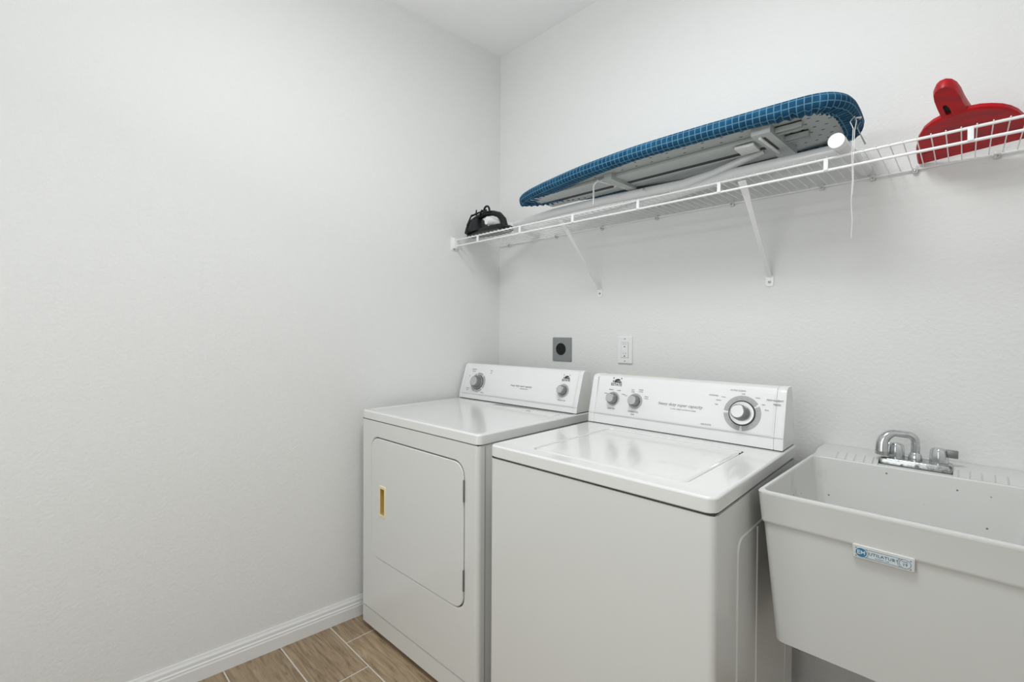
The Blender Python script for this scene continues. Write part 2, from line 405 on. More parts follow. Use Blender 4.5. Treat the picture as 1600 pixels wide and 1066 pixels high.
# cabinet: front ring with a rounded door opening + body behind it
body = MB()
def shell(mb, W, D, z0, z1, r, nf=5):
    o = rrect(0, W, 0, D, r, nf)
    return mb.loft([[(a, b, z0) for a, b in o], [(a, b, z1) for a, b in o]], True, True)
fr = .016
d0x, d1x, d0z, d1z = .076, .672, .322, .829
front = MB()
outer = rrect(fr, Wd - fr, .095, .8905, .0005, 7)
inner = rrect(d0x, d1x, d0z, d1z, .052, 7)
inner2 = rrect(d0x + .003, d1x - .003, d0z + .003, d1z - .003, .050, 7)
front.loft([[(a, .0, z) for a, z in outer], [(a, .0, z) for a, z in inner], [(a, .0035, z) for a, z in inner2], [(a, .016, z) for a, z in inner2]], False, True)
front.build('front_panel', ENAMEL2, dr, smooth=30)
# cabinet body with rounded front corners (as an open profile so the front ring shows)
cb = [(fr, 0)] + [(fr - fr * math.sin(t), fr - fr * math.cos(t)) for t in [PI / 2 * i / 6 for i in range(1, 7)]] + [(0, .64), (Wd, .64)]
cb += [(Wd - fr + fr * math.cos(t), fr - fr * math.sin(t)) for t in [PI / 2 * i / 6 for i in range(0, 6)]] + [(Wd - fr, 0)]
mbs = MB().loft([[(a, b, .03) for a, b in cb], [(a, b, .8905) for a, b in cb]], True, True, closed=False)
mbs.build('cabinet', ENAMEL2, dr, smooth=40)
MB().loft([[(a, z_, q) for a, z_ in ((0.012, .012), (Wd - .012, .012), (Wd - .012, .62), (.012, .62))] for q in (.05, .885)]).build('inner_frame', GAP, dr, smooth=0)
# toe panel below a fine seam
tp = [(a * 1.0, b) for a, b in cb]
MB().loft([[(a, b + (.010 if b < .02 else 0), .014) for a, b in cb], [(a, b - .0005 if b < .001 else b, .022) for a, b in cb], [(a, b - .0005 if b < .001 else b, .090) for a, b in cb]], True, True).build('toe_panel', ENAMEL2, dr, smooth=40)
MB().box(fr * .5, Wd - fr * .5, -.0008, .01, .0895, .0925).build('panel_seam', SEAM2, dr, smooth=0)
# door
dm = .0065
do = rrect(d0x + dm, d1x - dm, d0z + dm, d1z - dm, .048, 7)
do2 = rrect(d0x + dm + .002, d1x - dm - .002, d0z + dm + .002, d1z - dm - .002, .046, 7)
hx0, hx1, hz0, hz1 = .146, .193, .506, .634
hole = rrect(hx0 + .006, hx1 - .006, hz0 + .008, hz1 - .008, .003, 7)
door = MB().loft([[(a, .012, z) for a, z in do], [(a, .0005, z) for a, z in do], [(a, -.0015, z) for a, z in do2], [(a, -.0015, z) for a, z in hole], [(a, .0118, z) for a, z in hole]], False, False).build('door', ENAMEL2, dr, smooth=35)
ho = rrect(hx0, hx1, hz0, hz1, .005, 7); ho2 = rrect(hx0 + .002, hx1 - .002, hz0 + .002, hz1 - .002, .004, 7)
hi = rrect(hx0 + .009, hx1 - .009, hz0 + .012, hz1 - .012, .002, 7)
hd = MB().loft([[(a, -.0014, z) for a, z in ho], [(a, -.0045, z) for a, z in ho2], [(a, -.0045, z) for a, z in hi], [(a, .004, z) for a, z in hi]], False, False).build('handle', CREAM, door, smooth=35)
hd['label'] = 'recessed cream pull handle'
MB().loft([[(a, -.004, z) for a, z in hi], [(a, .010, z) for a, z in [( (p[0]-.1695)*.8+.1695, (p[1]-.57)*.94+.57) for p in hi]]], False, True).build('handle_cup', GOLD, door, smooth=20)
for z0, z1 in ((.694, .768), (.396, .467)):
    h_ = MB().box(d1x - .0065, d1x - .001, -.0035, .004, z0, z1, .001)
    for q in range(4): h_.tube([(d1x - .0025, -.0035, z0 + (z1 - z0) * (q + .08) / 4), (d1x - .0025, -.0035, z0 + (z1 - z0) * (q + .92) / 4)], .0028, 8)
    h_.build('hinge', HINGE, dr)
# right-hand side seam
MB().box(Wd - .004, Wd + .0012, .030, .034, .05, .885).build('side_seam', SEAM, dr, smooth=0)
# top lid
def toplid(root, W, D, z0, z1, r, mtl, name='top_panel', hole=None):
    e = .0055
    L = [[(a, b, z0) for a, b in rrect(.003, W - .003, .003, D, r, 7)],
         [(a, b, z0 + .003) for a, b in rrect(0, W, 0, D, r, 7)],
         [(a, b, z0 + .0045) for a, b in rrect(0, W, 0, D, r, 7)],
         [(a, b, z1 - e - .001) for a, b in rrect(0, W, 0, D, r, 7)],
         [(a, b, z1 - e) for a, b in rrect(0, W, 0, D, r, 7)]]
    for t in (.35, .7, 1.0):
        s_ = math.sin(t * PI / 2); c_ = math.cos(t * PI / 2)
        L.append([(a, b, z1 - e + e * s_) for a, b in rrect((1 - c_) * e, W - (1 - c_) * e, (1 - c_) * e, D, r, 7)])
    L.append([(a, b, z1) for a, b in rrect(e + .001, W - e - .001, e + .001, D, r, 7)])
    if hole:
        x0, x1, y0, y1, hr, dep = hole
        L.append([(a, b, z1) for a, b in rrect(x0 - .002, x1 + .002, y0 - .002, y1 + .002, hr + .002, 7)])
        L.append([(a, b, z1 - .002) for a, b in rrect(x0, x1, y0, y1, hr, 7)])
        L.append([(a, b, z1 - dep) for a, b in rrect(x0 + .001, x1 - .001, y0 + .001, y1 - .001, hr, 7)])
    else:
        L.append([(a, b, z1) for a, b in rrect(.02, W - .02, .02, D - .01, r, 7)])
        L.append([(a, b, z1 - .0015) for a, b in rrect(.035, W - .035, .035, D - .12, r, 7)])
    return MB().loft(L).build(name, mtl, root, smooth=40)
toplid(dr, DW - .002, .645, .8925, .928, .020, ENAMEL)
MB().box(.004, Wd - .004, .004, .63, .8885, .8935).build('lid_seam', GAP, dr, smooth=0)
# lint screen cover in the top, back right
MB().loft([[(a, b, z) for a, b in rrect(.30 + q, .685 - q, .455 + q, .535 - q, .006)] for q, z in ((0, .9255), (0, .9275), (.0012, .9282))]).build('lint_cover', ENAMEL, dr, smooth=30)
MB().box(.526, .548, .470, .476, .9282, .9302, .0008).build('cover_grip', SEAM, dr)
# console
dprof = [(.546, .9310), (.549, .957), (.590, 1.086), (.597, 1.098), (.610, 1.103), (.640, 1.098), (.655, 1.03), (.650, .9310)]
console(dr, Wd, dprof, None, .020, 1.09)
Md = face_matrix(0, .549, .957, .590, 1.086)
L_ = math.hypot(.041, .129)
pf = rrect(.022, Wd - .022, .001, L_ - .006, .008)
MB().loft([[(a, b, 0) for a, b in pf], [(a, b, .0008) for a, b in pf], [(a, b, .0012) for a, b in rrect(.023, Wd - .023, .002, L_ - .007, .007)]], True, True).xf(Md).build('control_panel', PLASTIC, dr, smooth=30)
MB().box(.001, Wd - .001, .5465, .56, .9545, .9562).build('strip_groove', SEAM2, dr, smooth=0)
MB().box(.003, Wd - .003, .5480, .64, .9255, .9315).build('console_gap', GAP, dr, smooth=0)
Mdo = Md @ Matrix.Translation((0, 0, .0012))
big_dial(Mdo, .122, .058, dr, .050, .036, .0245, [PI * .30, PI * .62, PI * 1.42, PI * 1.78], .027)
small_knob(Mdo, .650, .062, dr, .029)
emblem(Mdo, .655, .114, dr)
prints(Mdo, [('heavy duty super capacity', .0125, .410, .062, .35), ('ELECTRIC DRYER', .006, .430, .050, 0), ('AUTOMATIC', .006, .075, .123, 0), ('MORE DRY', .005, .075, .113, 0),
             ('TIMED', .0058, .200, .122, 0), ('DRY', .0058, .200, .111, 0), ('OFF', .006, .050, .088, 0), ('LESS DRY', .0055, .056, .024, 0), ('FLUFF', .0055, .056, .015, 0),
             ('AIR DRY', .006, .165, .010, 0), ('TEMPERATURE', .0062, .650, .020, 0)], dr)
for (fx, fy) in ((.05, .06), (Wd - .05, .06), (.05, .58), (Wd - .05, .58)):
    MB().lathe([(.018, 0), (.018, .008), (.012, .012), (.012, .03)], (fx, fy, 0.0), 14).build('foot', BLACK, dr)

# ------------------------------------------------------------------ washer
WW = .6855
wa = thing('washing_machine', 'white top-loading washing machine with large silver dial, between dryer and utility sink', 'washer', (.8087, -.8267, 0), .0098)
wc = rrect(.001, WW - .001, .003, .675, .016, 7)
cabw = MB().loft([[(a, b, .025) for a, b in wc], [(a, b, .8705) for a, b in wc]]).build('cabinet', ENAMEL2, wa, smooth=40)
MB().box(.006, WW - .006, .008, .665, .8695, .8765).build('lid_seam', GAP, wa, smooth=0)
# pressed side panel with folds on the right
ps = rrect(.140, .645, .06, .780, .03, 5)
ps2 = rrect(.143, .642, .063, .777, .03, 5)
MB().loft([[(WW - .0012, a, z) for a, z in ps], [(WW + .0018, a, z) for a, z in ps2]], False, True).build('side_panel', ENAMEL2, wa, smooth=30)
MB().tube([(WW + .0018, .280, .065), (WW + .0018, .280, .772)], .0025, 8).build('panel_fold', ENAMEL, wa)
MB().tube([(WW + .0018, .560, .065), (WW + .0018, .560, .772)], .002, 8).build('panel_fold', ENAMEL, wa)
hx = (.128, .597, .050, .482, .026, .009)
toplid(wa, WW, .690, .8755, .9121, .022, ENAMEL, 'top_deck', hx)
lid = MB().loft([[(a, b, z) for a, b in rrect(.128 + q, .597 - q, .050 + q, .482 - q, .024, 7)] for q, z in ((.0045, .9032), (.0045, .9085), (.0065, .9108), (.014, .9118), (.030, .9112))]).build('lid', ENAMEL, wa, smooth=40)
MB().loft([[(a, b, z) for a, b in rrect(.1295, .5955, .0515, .4805, .024, 7)] for z in (.9028, .9036)]).build('lid_gasket', SEAM, wa, smooth=0)
for yy in (.435, .455): MB().box(.5925, .5975, yy, yy + .006, .906, .9125, .001).build('lid_hinge', BLACK, wa)
wprof = [(.538, .9152), (.541, .952), (.574, 1.082), (.580, 1.093), (.592, 1.098), (.628, 1.098), (.645, 1.06), (.676, .9152)]
console(wa, WW - .004, wprof, None, .026, 1.08)
Mw = face_matrix(0, .541, .952, .574, 1.082); L_ = math.hypot(.033, .130)
MB().loft([[(a, b, z) for a, b in rrect(.029 + q, WW - .034 - q, .001 + q, L_ - .002 - q, .010)] for q, z in ((0, 0), (0, .0008), (.001, .0012))], True, True).xf(Mw).build('control_panel', PLASTIC, wa, smooth=30)
MB().box(.001, WW - .005, .5385, .552, .9500, .9518).build('strip_groove', SEAM2, wa, smooth=0)
MB().box(.0245, .0265, .537, .60, .915, 1.088).mapv(lambda p: (p.x, p.y + max(0, (p.z - .952)) * .245, p.z)).build('cap_seam', SEAM2, wa, smooth=0)
MB().box(.003, WW - .007, .5400, .67, .9105, .9155).build('console_gap', GAP, wa, smooth=0)
Mwo = Mw @ Matrix.Translation((0, 0, .0012))
big_dial(Mwo, .5625, .060, wa, .055, .0395, .0205, [PI * .18, PI * 1.0, PI * 1.5], .040)
small_knob(Mwo, .101, .060, wa, .0265)
small_knob(Mwo, .194, .060, wa, .0285)
emblem(Mwo, .108, .122, wa, 1.12)
prints(Mwo, [('heavy duty super capacity', .0150, .361, .063, .35), ('5 CYCLE  2 SPEED  AUTOMATIC WASHER', .0048, .375, .048, 0)], wa)
prints(Mwo, [('ULTRA CLEAN', .0072, .545, .130, 0), ('NORMAL', .0074, .472, .108, 0), ('PERMANENT', .0082, .652, .108, 0), ('PRESS', .0082, .658, .096, 0),
             ('DELICATE', .0074, .456, .010, 0), ('Heavy', .0052, .503, .106, 0), ('Medium', .0052, .489, .094, 0), ('Light', .0052, .483, .080, 0), ('Soak', .0052, .562, .121, 0),
             ('Heavy', .0052, .604, .112, 0), ('Light', .0052, .621, .093, 0), ('Rinse', .0052, .632, .077, 0),
             ('MEDIUM', .0052, .088, .094, 0), ('LARGE', .0052, .122, .093, 0), ('SMALL', .0052, .067, .078, 0), ('SUPER', .0052, .143, .080, 0), ('LOAD SIZE', .0066, .098, .022, 0),
             ('HOT', .0055, .180, .100, 0), ('COLD', .0055, .180, .093, 0), ('WARM', .0058, .212, .103, 0), ('COLD', .0058, .212, .096, 0),
             ('COLD', .0058, .236, .080, 0), ('COLD', .0058, .236, .073, 0), ('HOT', .0050, .155, .076, 0), ('TEMPERATURE', .0066, .190, .020, 0), ('RINSE', .0055, .190, .010, 0)], wa, name='cycle_lettering')
tick = MB()
for k in range(18):
    a = .25 + k * 2 * PI / 18
    tick.prism([(.5625 + math.cos(a) * .0455 + dx, .060 + math.sin(a) * .0455 + dy) for dx, dy in ((-.001, -.0012), (.001, -.0012), (.001, .0012), (-.001, .0012))], .0008, .0013, 'z')
t_ = tick.xf(Mwo).build('dial_marks', INK, wa, smooth=0); t_['kind'] = 'stuff'
for (fx, fy) in ((.05, .05), (WW - .05, .05), (.05, .62), (WW - .05, .62)):
    MB().lathe([(.02, 0), (.02, .008), (.012, .012), (.012, .03)], (fx, fy, 0.0), 14).build('foot', BLACK, wa)

# ------------------------------------------------------------------ utility sink
SX0, SX1, SYF = 1.512, 2.018, -.612
sk = thing('utility_sink', 'white plastic laundry tub sink with blue label on its front, right of the washing machine', 'sink', (1.765, -.3, .53))
BS = (1.765, -.3, .53)
def shear(p):
    t = (p.y - SYF) / .6
    return (p.x - .018 * t * max(-1, min(1, (p.x - 1.765) / .25)), p.y, p.z)
def srec(i, z, yf, yb, r):  # i: inset of the sides
    return [(a, b, z) for a, b in rrect(SX0 + i, SX1 - i, yf, yb, r, 6)]
YB = -.002
tub = MB()
LO = [srec(.040, .525, SYF + .037, YB - .06, .022), srec(.033, .531, SYF + .027, YB - .04, .020), srec(.010, .8125, SYF + .012, YB - .004, .012),
      srec(.008, .8115, SYF + .0085, YB, .012), srec(.006, .815, SYF + .0065, YB, .012), srec(.0058, .818, SYF + .0063, YB, .012), srec(.0012, .876, SYF + .0013, YB, .012), srec(.001, .878, SYF + .001, YB, .012), srec(0, .884, SYF, YB, .012),
      srec(.002, .8875, SYF + .002, YB - .001, .011)]
tub.loft(LO, True, False)
# inner basin
IB = -.138
def irec(i, z, yf, yb, r): return [(a, b, z) for a, b in rrect(SX0 + i, SX1 - i, yf, yb, r, 6)]
tub.loft([srec(.002, .8875, SYF + .002, YB - .001, .011), irec(.0085, .8875, SYF + .0085, IB, .022), irec(.010, .884, SYF + .010, IB - .002, .022)], False, False)
tub.mapv(shear).build('tub', TUBM, sk, BS, smooth=40)
MB().loft([irec(.010, .884, SYF + .010, IB - .002, .022), irec(.045, .60, SYF + .045, IB - .03, .035), irec(.075, .565, SYF + .08, IB - .06, .04)], False, True).mapv(shear).build('basin', TUBIN, sk, BS, smooth=40)
MB().lathe([(.001, .5665), (.04, .5665), (.042, .5695), (.034, .571), (.03, .568), (.001, .567)], (1.765, -.36, 0), 20).build('drain', CHROME, sk, BS)
# back ledge: two raised ribbed wings with a flat tap deck between them
def ledge(x0, x1, prof, bev):
    MB().loft([[(x0, a, b) for a, b in prof], [(x0 + bev, a, b + (.0 if bev == 0 else .0)) for a, b in prof], [(x1, a, b) for a, b in prof]]).mapv(shear).build('back_ledge', TUBM, sk, BS, smooth=20)
hi_ = [(-.134, .880), (-.134, .8885), (-.100, .8990), (-.094, .9005), (-.002, .9015), (-.002, .880)]
lo_ = [(-.120, .880), (-.120, .8880), (-.030, .8885), (-.024, .9000), (-.002, .9015), (-.002, .880)]
ledge(1.520, 1.683, hi_, 0); ledge(1.683, 1.849, lo_, 0); ledge(1.849, 2.010, hi_, 0)
rib_x = [1.590, 1.612, 1.634, 1.656, 1.676] + [1.855, 1.876, 1.898, 1.921, 1.944]
for x in rib_x:
    MB().loft([[(x - .0022, -.1345, .8885), (x - .0008, -.1345, .8915), (x + .0022, -.1345, .8885)],
               [(x - .0022, -.098, .8995), (x - .0006, -.100, .9015), (x + .0018, -.098, .8995)]]).build('rib', TUBM, sk, BS, smooth=0)
# blue and white label on the skirt, on a shallow boss
def FM(p):  # local (u right, v up, n out) on the sink front
    return (1.7475 + p.x, SYF + .0055 - p.z - p.y * .06, .8020 + p.y)
MB().loft([[(a, b, z) for a, b in rrect(-.0500 + q, .0500 - q, -.0135 + q, .0150 - q, .003)] for q, z in ((0, -.006), (0, .0002), (.0012, .0020))]).mapv(FM).build('label_boss', TUBM, sk, BS, smooth=30)
lb = MB().box(-.0450, .0450, -.0098, .0098, .0020, .0024).mapv(FM).build('label', LABEL, sk, BS, smooth=0); lb['label'] = 'pale blue and white maker label reading UTILATUB'
fr_ = MB()
for yy in (-.0088, .0083): fr_.box(-.030, .031, yy, yy + .0007, .0024, .0026)
fr_.ring((-.0350, 0, .0024), .0112, .0120, .0002, -.9, .9, 16)
fr_.ring((.0350, 0, .0024), .0112, .0120, .0002, PI - .9, PI + .9, 16)
fr_.ring((.0350, 0, .0024), .0086, .0094, .0002, n=28)
for sx in (-1, 1):
    for sy in (-1, 1): fr_.prism([(sx * .0445, sy * .0094), (sx * .0445, sy * .0064), (sx * .0415, sy * .0094)], .0024, .0026, 'z')
fr_.text('UTILATUB', .0084, -.0015, .0012, .0026, .0001, spacing=1.12, bold=.00012)
fr_.text('®', .0036, .0222, .0026, .0026, .0001)
fr_.text('LAUNDRY  TUB', .0032, -.001, -.0052, .0026, .0001)
fr_.text('MODEL', .0030, .0350, .0042, .0026, .0001)
fr_.text('19', .0082, .0350, -.0018, .0026, .0001, bold=.0001)
fr_.mapv(FM).build('label_print', SLATE, lb, (0, 0, 0), smooth=0).location = -Vector(BS)
dsc = MB().lathe([(.0002, 0), (.0094, 0), (.0094, .0002), (.0002, .0002)], (-.0350, 0, .0024), 28).mapv(FM).build('logo_disc', BLUE, lb, smooth=0); dsc.location = -Vector(BS)
em = MB().text('E', .0120, -.0392, 0, .0028, .0001, bold=.0003).text('M', .0105, -.0320, .0002, .0028, .0001, bold=.0002).mapv(FM).build('logo_letters', LABEL, lb, smooth=0); em.location = -Vector(BS)

# ------------------------------------------------------------------ faucet
fa = thing('sink_faucet', 'tarnished chrome two-handle faucet with gooseneck spout on the laundry sink', 'faucet', (1.766, -.085, .888))
FB = (1.766, -.085, .888)
MB().loft([[(a, b, z) for a, b in rrect(1.6905 + q, 1.8435 - q, -.117 + q, -.052 - q, .006)] for q, z in ((.0, .8885), (0, .9035), (.002, .9065), (.006, .9080))]).build('base', CHROME2, fa, FB, smooth=35)
MB().loft([[(a, b, z) for a, b in rrect(1.6895, 1.8445, -.1185, -.051, .006)] for z in (.8875, .8895)]).build('gasket', BLACK, fa, FB, smooth=0)
sp = fa
MB().lathe([(.0155, .906), (.0160, .912), (.0145, .920), (.0115, .926), (.0105, .928)], (1.7665, -.088, 0), 20).build('collar', CHROME, fa, FB)
arc = [(1.7665, -.088, .926), (1.7665, -.088, .958)]
for i in range(1, 7):
    t = i / 6 * PI / 2; arc.append((1.7665 - .018 * (1 - math.cos(t)), -.088 - .004 * (1 - math.cos(t)), .958 + .018 * math.sin(t)))
arc.append((1.722, -.098, .9775))
for i in range(1, 9):
    t = i / 8 * PI / 2; arc.append((1.722 - .026 * math.sin(t), -.098 - .010 * math.sin(t), .9775 - .028 * (1 - math.cos(t)) - .004 * t))
arc.append((1.6955, -.109, .921))
MB().tube(arc, [.0100] * 2 + [.0098] * 6 + [.0098] + [.0108 + .0007 * i for i in range(8)] + [.0165], 16).build('spout', CHROME, fa, FB, smooth=50)
MB().lathe([(.0168, 0), (.0168, -.010), (.011, -.0115), (.001, -.0115)], (1.6955, -.1095, .925), 18).build('aerator', CHROME2, fa, FB)
for i, x in enumerate((1.7245, 1.8150)):
    kn = MB().lathe([(.0185, .907), (.0190, .913), (.0180, .930), (.0160, .943), (.0125, .9475), (.001, .948)], (x, -.085, 0), 32, (8, .06)).build('handle', CHROME, fa, FB, smooth=50)
    if i == 1:
        MB().box(1.826, 1.8535, -.086, -.076, .9250, .9460, .0015).build('handle_lever', HINGE, fa, FB)

# ------------------------------------------------------------------ wire shelf
SZ = 1.7465
sh = thing('wire_shelf', 'long white coated wire shelf fixed across the back wall', 'shelf', (1.0, -.15, SZ)); BH = (1.0, -.15, SZ)
XE = 2.745
ZF = 1.7385; YFr = -.302; YL = -.3035; ZL = 1.7035
MB().tube([(.012, -.0075, SZ - .004), (XE, -.0075, SZ - .004)], .003, 8).build('back_rod', WIRE, sh, BH)
MB().tube([(-.015, YFr, ZF - .004), (XE, YFr, ZF - .004)], .0034, 10).build('front_rod', WIRE, sh, BH)
MB().tube([(-.015, YL, ZL), (XE, YL, ZL)], .0036, 10).build('hang_rod', WIRE, sh, BH)
dw = MB().tube([(0, -.004, SZ), (0, YFr - .006, ZF)], .00135, 6).build('deck_wire', WIRE, sh, (0, 0, 0))
dw.location = (.015 - BH[0], -BH[1], -BH[2])
n_w = int((XE - .02) / .0262)
for i in range(1, n_w):
    c = dw.copy(); COL.objects.link(c); c.parent = sh; c.location = (.015 + i * .0262 - BH[0], -BH[1], -BH[2])
tb = MB().loft([[(a, b, z) for a, b in rrect(-.0055, .0055, -.0035, .0035, .0015, 2)] for z in (0, 1)]).mapv(lambda p: (p.x, YL - .0005 + (YFr - YL) * p.z + p.y - .002, ZL + (ZF - .003 - ZL) * p.z)).build('support_tab', WIRE, sh)
tb.location = (.160 - BH[0], -BH[1], -BH[2])
for x in (.442, .732, 1.021, 1.302, 1.585, 1.865, 2.147, 2.43, 2.70):
    c = tb.copy(); COL.objects.link(c); c.parent = sh; c.location = (x - BH[0], -BH[1], -BH[2])
# wall clips under the back rod, each with a screw
cl = MB().box(-.006, .006, -.0115, -.0005, -.015, .004, .0015).tube([(-.007, -.0075, -.004), (.007, -.0075, -.004)], .0055, 8).build('wall_clip', WIREG, sh)
cl.location = (.083 - BH[0], -BH[1], SZ - BH[2])
sc_ = MB().lathe([(.0032, 0), (.0030, .0015), (.0005, .002)], (0, 0, 0), 10).xf(Matrix.Translation((0, -.0115, -.009)) @ Matrix.Rotation(PI / 2, 4, 'X')).build('screw', SCREW, cl)
for x in (.408, .673, .94, 1.24, 1.52, 1.652, 1.751, 1.917, 2.2, 2.45):
    c = cl.copy(); COL.objects.link(c); c.parent = sh; c.location = (x - BH[0], -BH[1], SZ - BH[2])
    d = sc_.copy(); COL.objects.link(d); d.parent = c
# end bracket on the left wall
eb = MB().box(-.0225, -.004, YL - .014, YFr + .016, ZL - .012, ZF + .008, .0015)
eb.box(-.026, -.020, YL - .020, YFr + .022, ZL - .020, ZF + .012, .001)
eb.build('end_bracket', WIRE, sh, BH)
for z in (ZL - .015, ZF + .0095):
    MB().lathe([(.0034, 0), (.0034, .002), (.001, .003)], (0, 0, 0), 10).xf(Matrix.Translation((-.0205, YFr - .004, z)) @ Matrix.Rotation(PI / 2, 4, 'Y')).build('bracket_screw', SCREW, sh, BH)
# diagonal support struts with their foot plates
def strut(x):
    a = Vector((x, -.004, 1.462)); b = Vector((x, -.262, 1.700)); d = b - a
    mb = MB()
    side = Vector((1, 0, 0)); nn = d.normalized().cross(side)
    loops = []
    for t, wd in ((0, .0078), (.1, .0072), (.75, .0072), (.9, .0085), (1, .0105), (1.10, .0115)):
        c = a + d * t
        if t > 1: c = Vector((x, YFr + .006, ZF - .012))
        loops.append([c + side * sx * wd + nn * sn * .0022 for sx, sn in ((-1, -1), (1, -1), (1, 1), (-1, 1))])
    st = mb.loft(loops).build('support_strut', WIRE, sh, BH, smooth=20)
    MB().loft([[(p, yy, q) for p, q in rrect(x - .0125, x + .0125, 1.428, 1.466, .006)] for yy in (-.0006, -.0035)]).build('foot_plate', WIRE, st, BH, smooth=20)
    MB().lathe([(.0048, 0), (.0045, .0025), (.001, .0035)], (0, 0, 0), 12).xf(Matrix.Translation((x, -.0035, 1.443)) @ Matrix.Rotation(PI / 2, 4, 'X')).build('foot_screw', SCREW, st, BH)
for x in (.663, 1.367, 2.071): strut(x)

# ------------------------------------------------------------------ ironing board
ib = thing('ironing_board', 'ironing board with blue plaid cover lying folded on the wire shelf', 'ironing board', (1.03, -.24, 1.767)); BB = (1.03, -.24, 1.767)
NX, TX = .392, 1.650
def hw(x):   # half width along the board
    t = (x - NX) / (TX - NX)
    pts = [(0, 0), (.02, .030), (.05, .053), (.10, .079), (.18, .109), (.34, .156), (.45, .175), (.56, .187), (.70, .187), (.85, .180), (.925, .176), (.96, .165), (.982, .140), (.995, .105), (1, .07)]
    for (a, b), (c, d) in zip(pts, pts[1:]):
        if t <= c: return b + (d - b) * (t - a) / (c - a)
    return .07
def cyl(x):  # centre line y
    return -.254 + .016 * (x - NX) / (TX - NX)
OUT = []
ts = [0, .004, .012, .02, .035, .05, .075, .10, .14, .18, .24, .30, .36, .42, .48, .54, .6, .66, .72, .78, .84, .88, .91, .93, .95, .965, .978, .988, .995, 1]
for t in ts: x = NX + (TX - NX) * t; OUT.append((x, cyl(x) - hw(x)))
OUT += [(TX + .001, cyl(TX) - .035), (TX + .0015, cyl(TX)), (TX + .001, cyl(TX) + .035)]
for t in ts[::-1][:-1]: x = NX + (TX - NX) * t; OUT.append((x, cyl(x) + hw(x)))
def smoothloop(L, it=2):
    for _ in range(it):
        n = len(L); L = [((L[i - 1][0] + 2 * L[i][0] + L[(i + 1) % n][0]) / 4, (L[i - 1][1] + 2 * L[i][1] + L[(i + 1) % n][1]) / 4) for i in range(n)]
    return L
def resample(L, n):
    seg = [math.dist(L[i], L[(i + 1) % len(L)]) for i in range(len(L))]; tot = sum(seg); out = []; i = 0; acc = 0
    for k in range(n):
        s = tot * k / n
        while acc + seg[i] < s: acc += seg[i]; i += 1
        f = (s - acc) / seg[i]; a = L[i]; b = L[(i + 1) % len(L)]
        out.append((a[0] + (b[0] - a[0]) * f, a[1] + (b[1] - a[1]) * f))
    return out, tot
OUT, TOT = resample(OUT, 300)
OUT = smoothloop(OUT, 3)
def inset(d):
    n = len(OUT); res = []
    for i in range(n):
        a = Vector(OUT[i - 1]); b = Vector(OUT[(i + 1) % n]); t = (b - a).normalized(); nn = Vector((-t.y, t.x))
        p = Vector(OUT[i])
        dd = min(d, 1.0)
        q = p + nn * dd
        # never cross the centre line at the nose
        cy_ = cyl(p.x); lim = .0025
        if (p.y - cy_) * (q.y - cy_) < 0 or abs(q.y - cy_) < lim: q = Vector((max(q.x, NX + d), cy_ + (lim if p.y > cy_ else -lim)))
        res.append((q.x, q.y))
    return res
def cover():
    sec = [(.034, 1.8395), (.026, 1.8380), (.012, 1.8390), (.004, 1.845), (.000, 1.854), (-.001, 1.862), (.001, 1.870), (.006, 1.877), (.015, 1.881), (.035, 1.8825), (.06, 1.883)]
    loops = []; uv = []; cum = 0; n = len(OUT); prev = None
    for j, (d, z) in enumerate(sec):
        lp = inset(d)
        if j < 2:      # the gathered hem reaches further in at the nose and the tail
            l2 = inset(d * 1.75); l3 = inset(d * 1.35)
            def pick(i, x):
                kn = max(0, min(1, (1.05 - x) / .35)); kt = max(0, min(1, (x - 1.42) / .12))
                a = lp[i]; b = l2[i] if kn > 0 else l3[i]; k_ = max(kn, kt)
                return (a[0] + (b[0] - a[0]) * k_, a[1] + (b[1] - a[1]) * k_)
            lp = [pick(i, OUT[i][0]) for i in range(len(OUT))]
        if prev: cum += math.dist(prev, (d, z))
        prev = (d, z); L = []
        for i, (x, y) in enumerate(lp):
            amp = .0022 if 1.48 < x or x < .55 else .0005
            wob = amp * (math.sin(i * 2.3 + j) + math.sin(i * 4.1)) if j <= 3 else 0
            L.append((x, y, z + wob))
            if j >= 8: uv.append((x, y))
            else: uv.append((i / n * TOT, cum))
        loops.append(L)
    mb = MB(); mb.loft(loops, False, True); mb.uv = uv
    # close seam in u: harmless single column
    return mb
cover().build('cover', PLAID, ib, BB, smooth=60)
# metal top seen from beneath, with a turned-down rim
i1 = inset(.016); i2 = inset(.036); i3 = inset(.050)
MB().loft([[(x, y, 1.858) for x, y in i1], [(x, y, 1.8460) for x, y in i1], [(x, y, 1.8460) for x, y in i2], [(x, y, 1.8505) for x, y in i3]], False, True).build('board_top', BOARD, ib, BB, smooth=30)
# perforations
pf = MB()
cnt = 0
for ix in range(40):
    for iy in range(9):
        x = .56 + ix * .029 + (.014 if iy % 2 else 0); y = -.395 + iy * .036
        if x > 1.60 or abs(y - cyl(x)) > hw(x) - (.075 if x > 1.42 else .055): continue
        if x < 1.44 and -.30 < y < -.17: continue
        if x < 1.44 and (ix % 2): continue
        a = .35
        pf.prism([(x + .005 * math.cos(q + a) * (1.0) , y + .0026 * math.sin(q + a)) for q in [k * PI / 4 for k in range(8)]], 1.8502, 1.8508, 'z')
        cnt += 1
pf_o = pf.build('perforations', GAP, ib, BB, smooth=0); pf_o['kind'] = 'stuff'
# two long stiffening channels with the shade between them set as a dark strip
def channel(x0, x1, y0, y1, z0=1.838, z1=1.8505):
    MB().box(x0, x1, y0, y1, z0, z1, .002).build('channel', BOARD, ib, BB)
channel(.50, 1.43, -.305, -.228); channel(.50, 1.43, -.200, -.150)
MB().box(.52, 1.42, -.228, -.200, 1.8400, 1.8503).build('channel_shade', GAP, ib, BB, smooth=0)
